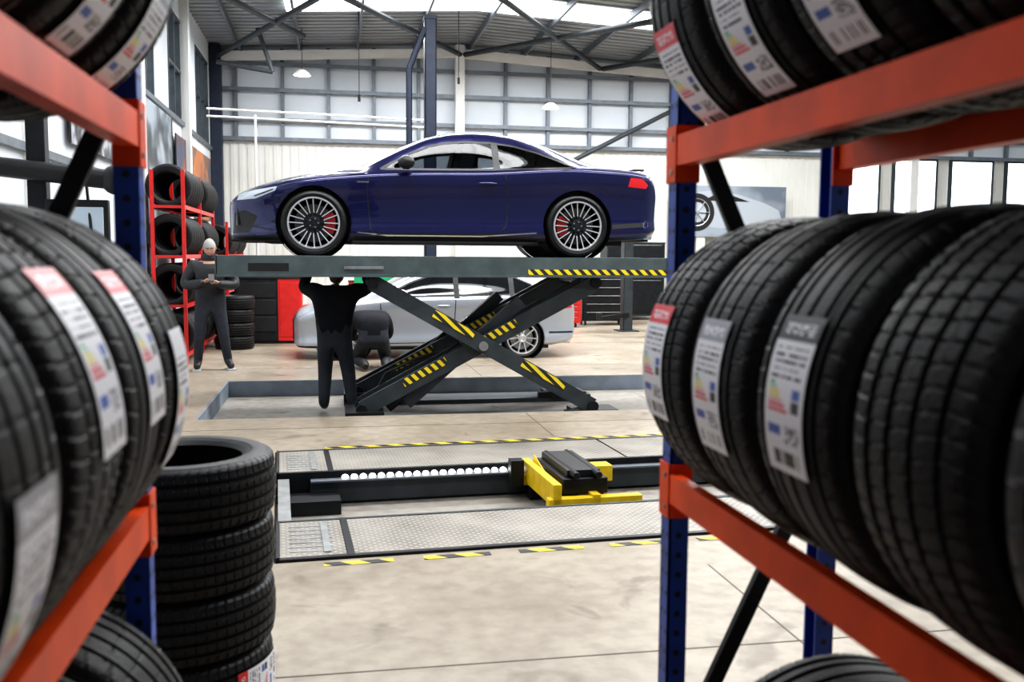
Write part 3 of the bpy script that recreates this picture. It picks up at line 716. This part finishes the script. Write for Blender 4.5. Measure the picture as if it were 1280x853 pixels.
# ------------------------------------------------------------------ background equipment
def column_lift(x,y,ht,mt=STEEL_D):
    m=MB(); m.bb(x-.10,x+.10,y-.13,y-.11,0.02,ht,mt); m.bb(x-.10,x-.08,y-.13,y+.13,.02,ht,mt); m.bb(x+.08,x+.10,y-.13,y+.13,.02,ht,mt)
    m.bb(x-.22,x+.22,y-.25,y+.2,0,.02,STEEL_D); m.bb(x-.09,x+.09,y-.05,y+.16,.35,1.15,BLKM)
    m.bar((x,y-.1,.35),(x-.75,y-.55,.30),.09,.09,BLKM); m.cyl((x-.75,y-.55,.28),(x-.75,y-.55,.42),.06,BLK,n=14)
    m.bb(x-.11,x+.11,y-.14,y+.14,ht,ht+.06,mt)
    return m
c=column_lift(1.66,16.9,5.6,NAVYC)
c.tube([(1.56,16.8,5.45),(1.29,16.8,4.75),(1.29,16.8,3.1)],.055,NAVYC,10)
c.obj('two_post_lift_column',bevel=.004)
column_lift(6.1,19.6,3.2).obj('two_post_lift_column',bevel=.004)
def chest(x,y,w_,d_,h_,mat,face,nd=6,name='tool_chest'):
    m=MB(); m.bb(x,x+w_,y,y+d_,.10,h_,mat)
    m.bb(x-.01,x+w_+.01,y-.01,y+d_+.01,h_,h_+.03,BLK)
    zz=np.linspace(.14,h_-.02,nd+1)
    for a_,b_ in zip(zz[:-1],zz[1:]):
        m.bb(x+.03,x+w_-.03,y-.018,y,a_+.008,b_-.008,face); m.bb(x+.1,x+w_-.1,y-.035,y-.018,b_-.035,b_-.02,GALV)
    for cx_ in(x+.1,x+w_-.1):
        for cy in(y+.1,y+d_-.1): m.cyl((cx_-.02,cy,.05),(cx_+.02,cy,.05),.05,BLK,n=14)
    return m.obj(name,bevel=.004)
b=MB(); b.bb(-1.72,-.98,17.4,18.3,.05,1.15,BLKM); b.bb(-.98,-.58,17.4,18.3,.05,1.15,RED); b.bb(-1.74,-.56,17.38,18.32,1.15,1.19,BLK)
for z in (.35,.65,.95): b.bb(-1.68,-1.02,17.385,17.4,z-.13,z+.13,BLK)
b.bb(-.95,-.61,17.39,17.4,.12,1.08,RED); b.bb(-1.65,-.65,17.45,18.25,0,.05,BLK)
b.obj('workshop_cabinet',bevel=.005)
chest(4.75,20.6,.62,.5,.98,RED,RED,nd=7); chest(5.55,21.2,1.1,.55,1.10,BLKM,BLKM,nd=5)
chest(6.6,22.9,1.5,.6,1.9,STEEL_D,BLKM,nd=2,name='storage_cabinet'); chest(8.4,21,1.0,.6,.9,GALV,STEEL_D,nd=4)
chest(.3,20.5,1.1,.55,1.0,RED,RED,nd=6)
b=MB(); b.lathe([(0,.0001),(0,.22),(.75,.27),(.78,.28),(.80,.26),(.86,.12),(.87,.0001)],(7.5,20.0,0),(0,0,1),pm('bin_grey',(.10,.11,.12),.5),24); b.obj('waste_bin')
b=MB(); GR=pm('green_panel',(.02,.42,.18),.5,noise=.1); b.bb(.38,1.5,18.9,18.95,.45,1.17,GR); b.bb(.38,1.5,18.89,18.9,.45,.78,WHT); b.bb(.40,.45,18.95,19.02,0,.9,STEEL_D); b.bb(1.42,1.47,18.95,19.02,0,.9,STEEL_D); b.obj('green_promo_board')
def red_rack(x0,x1,y0,y1,lv,ht):
    m=MB()
    for x in(x0,x1):
        for y in(y0,(y0+y1)/2,y1): m.bb(x-.025,x+.025,y-.025,y+.025,0,ht,RED)
    for z in lv:
        for x in(x0,x1): m.bb(x-.02,x+.02,y0,y1,z-.04,z+.02,RED)
        for y in(y0,(y0+y1)/2,y1): m.bb(x0,x1,y-.02,y+.02,z-.03,z+.01,RED)
    m.obj('red_tyre_rack')
    xc=(x0+x1)/2; hw=(x1-x0)/2-.02; dzz=math.sqrt(.32**2-hw**2)+.022
    for z in lv:
        y=y0+.16
        while y<y1-.1:
            if abs(y-(y0+y1)/2)>.14: place_tyre(TLOW,(xc,y,z+dzz),random.random()*6)
            y+=.235
red_rack(-2.50,-2.08,14.25,17.6,(.15,.85,1.55,2.25),2.75)
red_rack(-2.48,-2.06,19.6,22.8,(.15,.85,1.55),2.2)
for (x,y) in((-1.62,16.6),(-1.1,19.6),(-.0,21.8)):
    for k in range(4):
        o=bpy.data.objects.new('tyre',TLOW); COL.objects.link(o); o.matrix_world=Matrix.Translation((x+random.uniform(-.03,.03),y,.111+k*.2225))@Matrix.Rotation(math.pi/2,4,'X')
def poster_mat(name,c1,c2,sc=1.6):
    m,nt,b=nmat(name); N=nt.nodes.new; L=nt.links.new; tc=N('ShaderNodeTexCoord'); n_=N('ShaderNodeTexNoise'); n_.inputs['Scale'].default_value=sc; n_.inputs['Detail'].default_value=2
    L(tc.outputs['Object'],n_.inputs['Vector']); r_=N('ShaderNodeValToRGB'); r_.color_ramp.elements[0].position=.42; r_.color_ramp.elements[1].position=.6
    r_.color_ramp.elements[0].color=(*c1,1); r_.color_ramp.elements[1].color=(*c2,1); e=r_.color_ramp.elements.new(.5); e.color=(*[(p+q)/3 for p,q in zip(c1,c2)],1)
    L(n_.outputs['Fac'],r_.inputs['Fac']); L(r_.outputs['Color'],b.inputs['Base Color']); b.inputs['Roughness'].default_value=.4; return m
for k,(y0,y1,z0,z1,mm) in enumerate(((15.2,17.6,2.7,3.9,poster_mat('poster_print_a',(.02,.03,.04),(.35,.4,.45))),(18.0,19.1,2.4,3.7,poster_mat('poster_print_b',(.25,.06,.02),(.02,.05,.12))),(20.0,22.8,2.3,3.7,poster_mat('poster_print_c',(.5,.15,.03),(.10,.10,.12))),(11.0,13.4,2.75,3.9,poster_mat('poster_print_d',(.4,.42,.45),(.02,.02,.03),4)))):
    m=MB(); m.bb(XL+.062,XL+.075,y0,y1,z0,z1,mm); m.bb(XL+.062,XL+.08,y0-.02,y0,z0,z1,BLK); m.bb(XL+.062,XL+.08,y1,y1+.02,z0,z1,BLK); m.obj('wall_poster')
m=MB(); bx=9.05; m.bb(8.6,11.6,YB-.46,YB-.44,2.1,3.4,poster_mat('banner_print',(.13,.16,.21),(.30,.34,.39),.8))
m.lathe([(0,.26),(.01,.36),(.01,.47),(0,.48)],(bx+.1,YB-.47,2.72),(0,-1,0),BLK,40); m.lathe([(0,.32),(.012,.35)],(bx+.1,YB-.47,2.72),(0,-1,0),ALLOY,40)
cpts=[(8.6,2.45),(8.62,2.95),(9.1,3.22),(9.7,3.3),(10.3,3.18),(11.0,2.98),(11.4,2.80),(11.5,2.55),(11.4,2.35),(9.8,2.32)]
m.add([(x_,YB-.463,z_) for x_,z_ in cpts],[tuple(range(len(cpts)))],pm('banner_car_print',(.40,.43,.47),.4))
m.add([(9.3,YB-.466,3.02),(9.75,YB-.466,3.22),(10.2,YB-.466,3.13),(10.6,YB-.466,3.0)],[(0,1,2,3)],BLK)
for k in range(7):
    q=2*math.pi*k/7; m.bar((bx+.1,YB-.485,2.72),(bx+.1+.34*math.cos(q),YB-.485,2.72+.34*math.sin(q)),.01,.06,ALLOY,up=(0,1,0))
m.obj('wheel_banner')
m=MB(); m.bb(7.2,7.9,YB-.06,YB-.045,2.2,3.5,poster_mat('poster_print_e',(.1,.2,.4),(.5,.5,.5),3)); m.obj('wall_poster')
m=MB(); ax_,ay=-1.95,7.0
m.bb(ax_-.35,ax_+.35,ay-.25,ay+.25,.08,1.05,BLKM); m.bb(ax_-.36,ax_+.36,ay-.26,ay+.26,1.05,1.09,GALV)
m.bb(ax_-.06,ax_+.06,ay-.05,ay+.05,1.05,2.75,BLKM); m.bb(ax_+.05,ax_+.45,ay-.06,ay+.0,1.45,1.95,BLK)
m.cyl((ax_-.28,ay-.12,2.16),(ax_+.50,ay-.12,2.08),.065,BLK,n=20); m.ell((ax_-.30,ay-.12,2.17),(.10,.10,.12),BLK); m.ell((ax_+.52,ay-.12,2.08),(.10,.10,.10),BLK)
for k in range(4): m.cyl((ax_-.3+.2*k,ay-.2,.04),(ax_-.27+.2*k,ay-.2,.04),.04,BLK,n=12)
m.bb(ax_+.12,ax_+.42,ay-.07,ay-.06,1.5,1.9,pm('screen',(.3,.35,.4),.2,emis=.4,ecol=(.5,.6,.7)))
m.tube([(ax_+.3,ay,2.1),(ax_+.35,ay-.1,1.7),(ax_+.25,ay-.1,1.3),(ax_+.1,ay,1.0)],.012,BLK,6)
m.obj('wheel_alignment_machine',bevel=.006)
# ------------------------------------------------------------------ people
SKIN=pm('skin',(.50,.28,.20),.5,noise=.1,nscale=20); JKT=pm('black_jacket',(.011,.012,.015),.5,noise=.3,nscale=10,bump=.5,bscale=14)
TRS=pm('dark_trousers',(.020,.024,.034),.8,noise=.3,nscale=12,bump=.4,bscale=18); SHO=pm('dark_shoe',(.02,.02,.02),.5); SOLE=pm('white_sole',(.6,.6,.6),.5)
GRYH=pm('grey_beanie',(.38,.37,.35),.9,bump=.4,bscale=60); HAIR=pm('dark_hair',(.03,.02,.015),.7,bump=.6,bscale=80)
NAVYW=pm('navy_workwear',(.008,.009,.013),.8,noise=.3,nscale=9,bump=.4,bscale=14,spec=.2)
def skinned(name,verts,edges,rad,mats,emat,parent,root=0,sub=2):
    me=bpy.data.meshes.new('tmp'); me.from_pydata(verts,edges,[]); o=bpy.data.objects.new('tmp',me); COL.objects.link(o)
    o.modifiers.new('s','SKIN')
    for i,v in enumerate(me.skin_vertices[0].data):
        r_=rad[i]; v.radius=(r_,r_) if not isinstance(r_,tuple) else r_; v.use_root=(i==root)
    ss=o.modifiers.new('u','SUBSURF'); ss.levels=sub; ss.render_levels=sub
    dg=bpy.context.evaluated_depsgraph_get(); dg.update(); nm=bpy.data.meshes.new_from_object(o.evaluated_get(dg)); bpy.data.objects.remove(o)
    nm.materials.clear()
    for m_ in mats: nm.materials.append(m_)
    vv=[Vector(v) for v in verts]
    for p in nm.polygons:
        c=p.center; best=9;bi=0
        for k,(a_,b_) in enumerate(edges):
            A,B=vv[a_],vv[b_]; d_=B-A; t_=max(0,min(1,(c-A).dot(d_)/max(d_.length_squared,1e-9))); q=(A+d_*t_-c).length
            if q<best: best=q;bi=k
        p.material_index=emat[bi]; p.use_smooth=True
    r=bpy.data.objects.new(name,nm); COL.objects.link(r); r.parent=parent; return r
def head(parent,c,yaw,pitch,hat):
    n,m_=28,20; vs=[];fs=[]
    for i in range(m_+1):
        th=math.pi*i/m_
        for j in range(n):
            ph=2*math.pi*j/n; x=math.sin(th)*math.cos(ph); y=math.sin(th)*math.sin(ph); z=math.cos(th)
            X=x*.076; Y=y*.094; Z=z*.118
            if z<0: X*=1-.28*z*z; Y=Y*(1-.12*z*z)-(.012*z*z if y<0 else 0)
            if y<-.75 and abs(x)<.22 and -.30<z<.12: Y-=.022*(1-abs(x)/.22)*(1 if z<0 else .6)
            if y<-.6 and .12<abs(x)<.5 and .0<z<.22: Y+=.008
            if y<-.75 and abs(x)<.3 and -.55<z<-.42: Y-=.005
            vs.append((X,Y,Z))
    for i in range(m_):
        for j in range(n): fs.append((i*n+j,(i+1)*n+j,(i+1)*n+(j+1)%n,i*n+(j+1)%n))
    h_=MB(); h_.add(vs,fs,SKIN)
    for s_ in(-1,1):
        h_.ell((s_*.030,-.078,.010),(.013,.010,.008),pm('eye_white',(.7,.7,.7),.2),10,8); h_.ell((s_*.030,-.087,.010),(.005,.004,.005),BLK,8,6)
        h_.bar((s_*.018,-.090,.028),(s_*.045,-.084,.028),.006,.006,HAIR); h_.ell((s_*.078,.005,-.005),(.012,.02,.032),SKIN,10,8)
    h_.ell((0,-.088,-.056),(.024,.008,.006),pm('lips',(.42,.17,.14),.4),12,8)
    mt=GRYH if hat else HAIR; k=1.12 if hat else 1.07
    cap=[];cf=[]
    for i in range(11):
        th=math.pi*.50*i/10
        for j in range(n):
            ph=2*math.pi*j/n; back=math.sin(ph)>0; t2=th*(1.25 if back else .80)
            cap.append((math.sin(t2)*math.cos(ph)*.076*k,math.sin(t2)*math.sin(ph)*.094*k+.004,math.cos(t2)*.118*k))
    for i in range(10):
        for j in range(n): cf.append((i*n+j,(i+1)*n+j,(i+1)*n+(j+1)%n,i*n+(j+1)%n))
    h_.add(cap,cf,mt)
    o=h_.obj('head',60,parent=parent,loc=c); o.rotation_euler=(pitch,0,yaw); return o
def hand(parent,w,d,up,curl=.6,side=1):
    d=Vector(d).normalized(); up=Vector(up).normalized(); lat=d.cross(up).normalized(); w=Vector(w)
    V=[w,w+d*.05]; E=[(0,1)]; R_=[.022,(.030)]
    Ls=[.075,.085,.08,.06]
    for i in range(4):
        o_=(-.028+.0185*i)*side; b_=w+d*.085+lat*o_; k=len(V); V.append(b_); R_.append(.011); E.append((1,k))
        L_=Ls[i]; p1=b_+(d*math.cos(curl*.5)-up*math.sin(curl*.5))*L_*.45; p2=p1+(d*math.cos(curl*1.4)-up*math.sin(curl*1.4))*L_*.32; p3=p2+(d*math.cos(curl*2.1)-up*math.sin(curl*2.1))*L_*.25
        V+=[p1,p2,p3]; R_+=[.009,.0085,.007]; E+=[(k,k+1),(k+1,k+2),(k+2,k+3)]
    k=len(V); t1=w+d*.03-lat*.035*side; t2=t1+(d*.6-lat*.6*side-up*.3).normalized()*.035; t3=t2+(d*.9-up*.3).normalized()*.03
    V+=[t1,t2,t3]; R_+=[.013,.010,.008]; E+=[(1,k),(k,k+1),(k+1,k+2)]
    skinned('hand',[tuple(v) for v in V],E,R_,[SKIN],[0]*len(E),parent,1,1)
def person(name,J,loc,yaw,top,bot,sc=1.0,puff=1.0,shoe=SHO,lp=1.2,pel=(.165,.125),waist=1.0):
    e=bpy.data.objects.new(name,None); COL.objects.link(e); e.location=loc; e.rotation_euler=(0,0,yaw); e.scale=(sc,)*3
    names=['pel','sp','ch','nb','nk','shl','ell','wrl','shr','elr','wrr','hil','knl','anl','tol','hir','knr','anr','tor']
    rad=dict(pel=pel,sp=(.15*puff*waist,.12*puff*waist),ch=(.175*puff,.125*puff),nb=(.10,.085),nk=.058,shl=.088*puff,ell=.062*puff,wrl=.040*puff,hil=.10*lp**.5,knl=.066*lp,anl=.050*lp,tol=.046)
    for a_ in ('sh','el','wr','hi','kn','an','to'): rad[a_+'r']=rad[a_+'l']
    E=[('pel','sp',1),('sp','ch',1),('ch','nb',1),('nb','nk',2),('ch','shl',1),('shl','ell',1),('ell','wrl',1),('ch','shr',1),('shr','elr',1),('elr','wrr',1),
       ('pel','hil',0),('hil','knl',0),('knl','anl',0),('anl','tol',3),('pel','hir',0),('hir','knr',0),('knr','anr',0),('anr','tor',3)]
    ix={n_:i for i,n_ in enumerate(names)}
    skinned('body',[J[n_] for n_ in names],[(ix[a_],ix[b_]) for a_,b_,_ in E],[rad[n_] for n_ in names],[bot,top,SKIN,shoe],[c_ for *_,c_ in E],e,0,2)
    return e
J1=dict(pel=(0,0,.95),sp=(0,.01,1.12),ch=(0,.02,1.33),nb=(0,.01,1.47),nk=(0,-.01,1.55),shl=(.21,.02,1.40),ell=(.33,-.03,1.15),wrl=(.09,-.30,1.18),shr=(-.21,.02,1.40),elr=(-.33,-.03,1.15),wrr=(-.07,-.30,1.20),
 hil=(.11,0,.86),knl=(.16,-.03,.50),anl=(.22,.0,.10),tol=(.26,-.17,.05),hir=(-.11,0,.86),knr=(-.15,-.03,.50),anr=(-.18,.02,.10),tor=(-.20,-.16,.05))
p=person('standing_person',J1,(-1.66,13.6,0),math.radians(8),JKT,TRS,1.0,1.42,lp=1.2)
head(p,(0,-.045,1.66),0,math.radians(22),True)
hand(p,(.09,-.31,1.19),(-.5,-.6,.35),(0,.3,1),.9,1); hand(p,(-.07,-.31,1.21),(.5,-.6,.35),(0,.3,1),.9,-1)
m=MB(); m.box((0.01,-.39,1.27),(.075,.15,.01),BLK,Matrix.Rotation(math.radians(35),3,'X')); m.obj('phone',parent=p)
m=MB(); m.lathe([(0,.10),(.05,.115),(.10,.105),(.07,.08),(0,.08)],(0,.02,1.48),(0,.1,1),JKT,24,True)
for s_ in(-1,1):
    x_=.265 if s_>0 else -.205; x0=.22 if s_>0 else -.18; m.bar((x0,.06,.012),(x_,-.22,.012),.10,.022,SOLE)
m.obj('collar_and_soles',parent=p)
J2=dict(pel=(0,-.01,.92),sp=(.0,.0,1.10),ch=(0,.03,1.32),nb=(0,.04,1.44),nk=(0,.08,1.50),shl=(.21,.03,1.41),ell=(.40,.08,1.46),wrl=(.33,.14,1.66),shr=(-.21,.03,1.41),elr=(-.40,.08,1.46),wrr=(-.33,.14,1.66),
 hil=(.105,-.01,.84),knl=(.13,.10,.49),anl=(.20,.0,.12),tol=(.29,.10,.055),hir=(-.105,-.01,.84),knr=(-.15,.12,.50),anr=(-.12,-.06,.12),tor=(-.16,.11,.055))
w=person('mechanic_under_lift',J2,(.0,10.98,PD),math.radians(-15),NAVYW,TRS,.97,1.30,lp=1.36,pel=(.17,.13),waist=1.0)
head(w,(0,.10,1.60),math.radians(180),math.radians(-25),False)
hand(w,(.33,.14,1.66),(0,.2,1),(0,-1,.2),.7,1); hand(w,(-.33,.14,1.66),(0,.2,1),(0,-1,.2),.7,-1)
J3=dict(pel=(0,0,.40),sp=(0,.13,.56),ch=(0,.30,.66),nb=(0,.40,.66),nk=(0,.47,.62),shl=(.19,.34,.64),ell=(.26,.48,.40),wrl=(.14,.64,.33),shr=(-.19,.34,.64),elr=(-.26,.48,.40),wrr=(-.14,.64,.36),
 hil=(.11,.02,.36),knl=(.20,.32,.10),anl=(.13,-.12,.09),tol=(.13,-.22,.05),hir=(-.11,.02,.36),knr=(-.20,.32,.10),anr=(-.13,-.12,.09),tor=(-.13,-.22,.05))
w=person('kneeling_mechanic',J3,(.53,13.35,0),math.radians(5),NAVYW,TRS,1.08,1.3)
head(w,(0,.53,.57),math.radians(180),math.radians(-45),False)
hand(w,(.14,.64,.33),(0,1,0),(0,0,1),.7,1); hand(w,(-.14,.64,.36),(0,1,0),(0,0,1),.7,-1)
# ------------------------------------------------------------------ light
wd=bpy.data.worlds.new('world'); S.world=wd; wd.use_nodes=True; bg=wd.node_tree.nodes['Background']; bg.inputs[0].default_value=(.80,.90,1,1); bg.inputs[1].default_value=.30
def area(name,loc,sx,sy,power,col=(1,.98,.95),rot=(0,0,0)):
    d=bpy.data.lights.new(name,'AREA'); d.shape='RECTANGLE'; d.size=sx; d.size_y=sy; d.energy=power; d.color=col
    o=bpy.data.objects.new(name,d); COL.objects.link(o); o.location=loc; o.rotation_euler=rot; return o
area('skylight_light',(4,3.6,6.2),10,.9,220,(.96,.98,1))
area('skylight_light',(4,8.6,6.2),11,.9,650,(.99,.99,1))
area('skylight_light',(4,13.8,6.2),12,.9,760,(.99,.99,1))
area('skylight_light',(5,20.0,6.0),13,.9,900,(.96,.98,1))
S.view_settings.view_transform='Standard'; S.view_settings.exposure=-.08
for lk in ('Medium High Contrast','Standard - Medium High Contrast'):
    try: S.view_settings.look=lk; break
    except Exception: pass
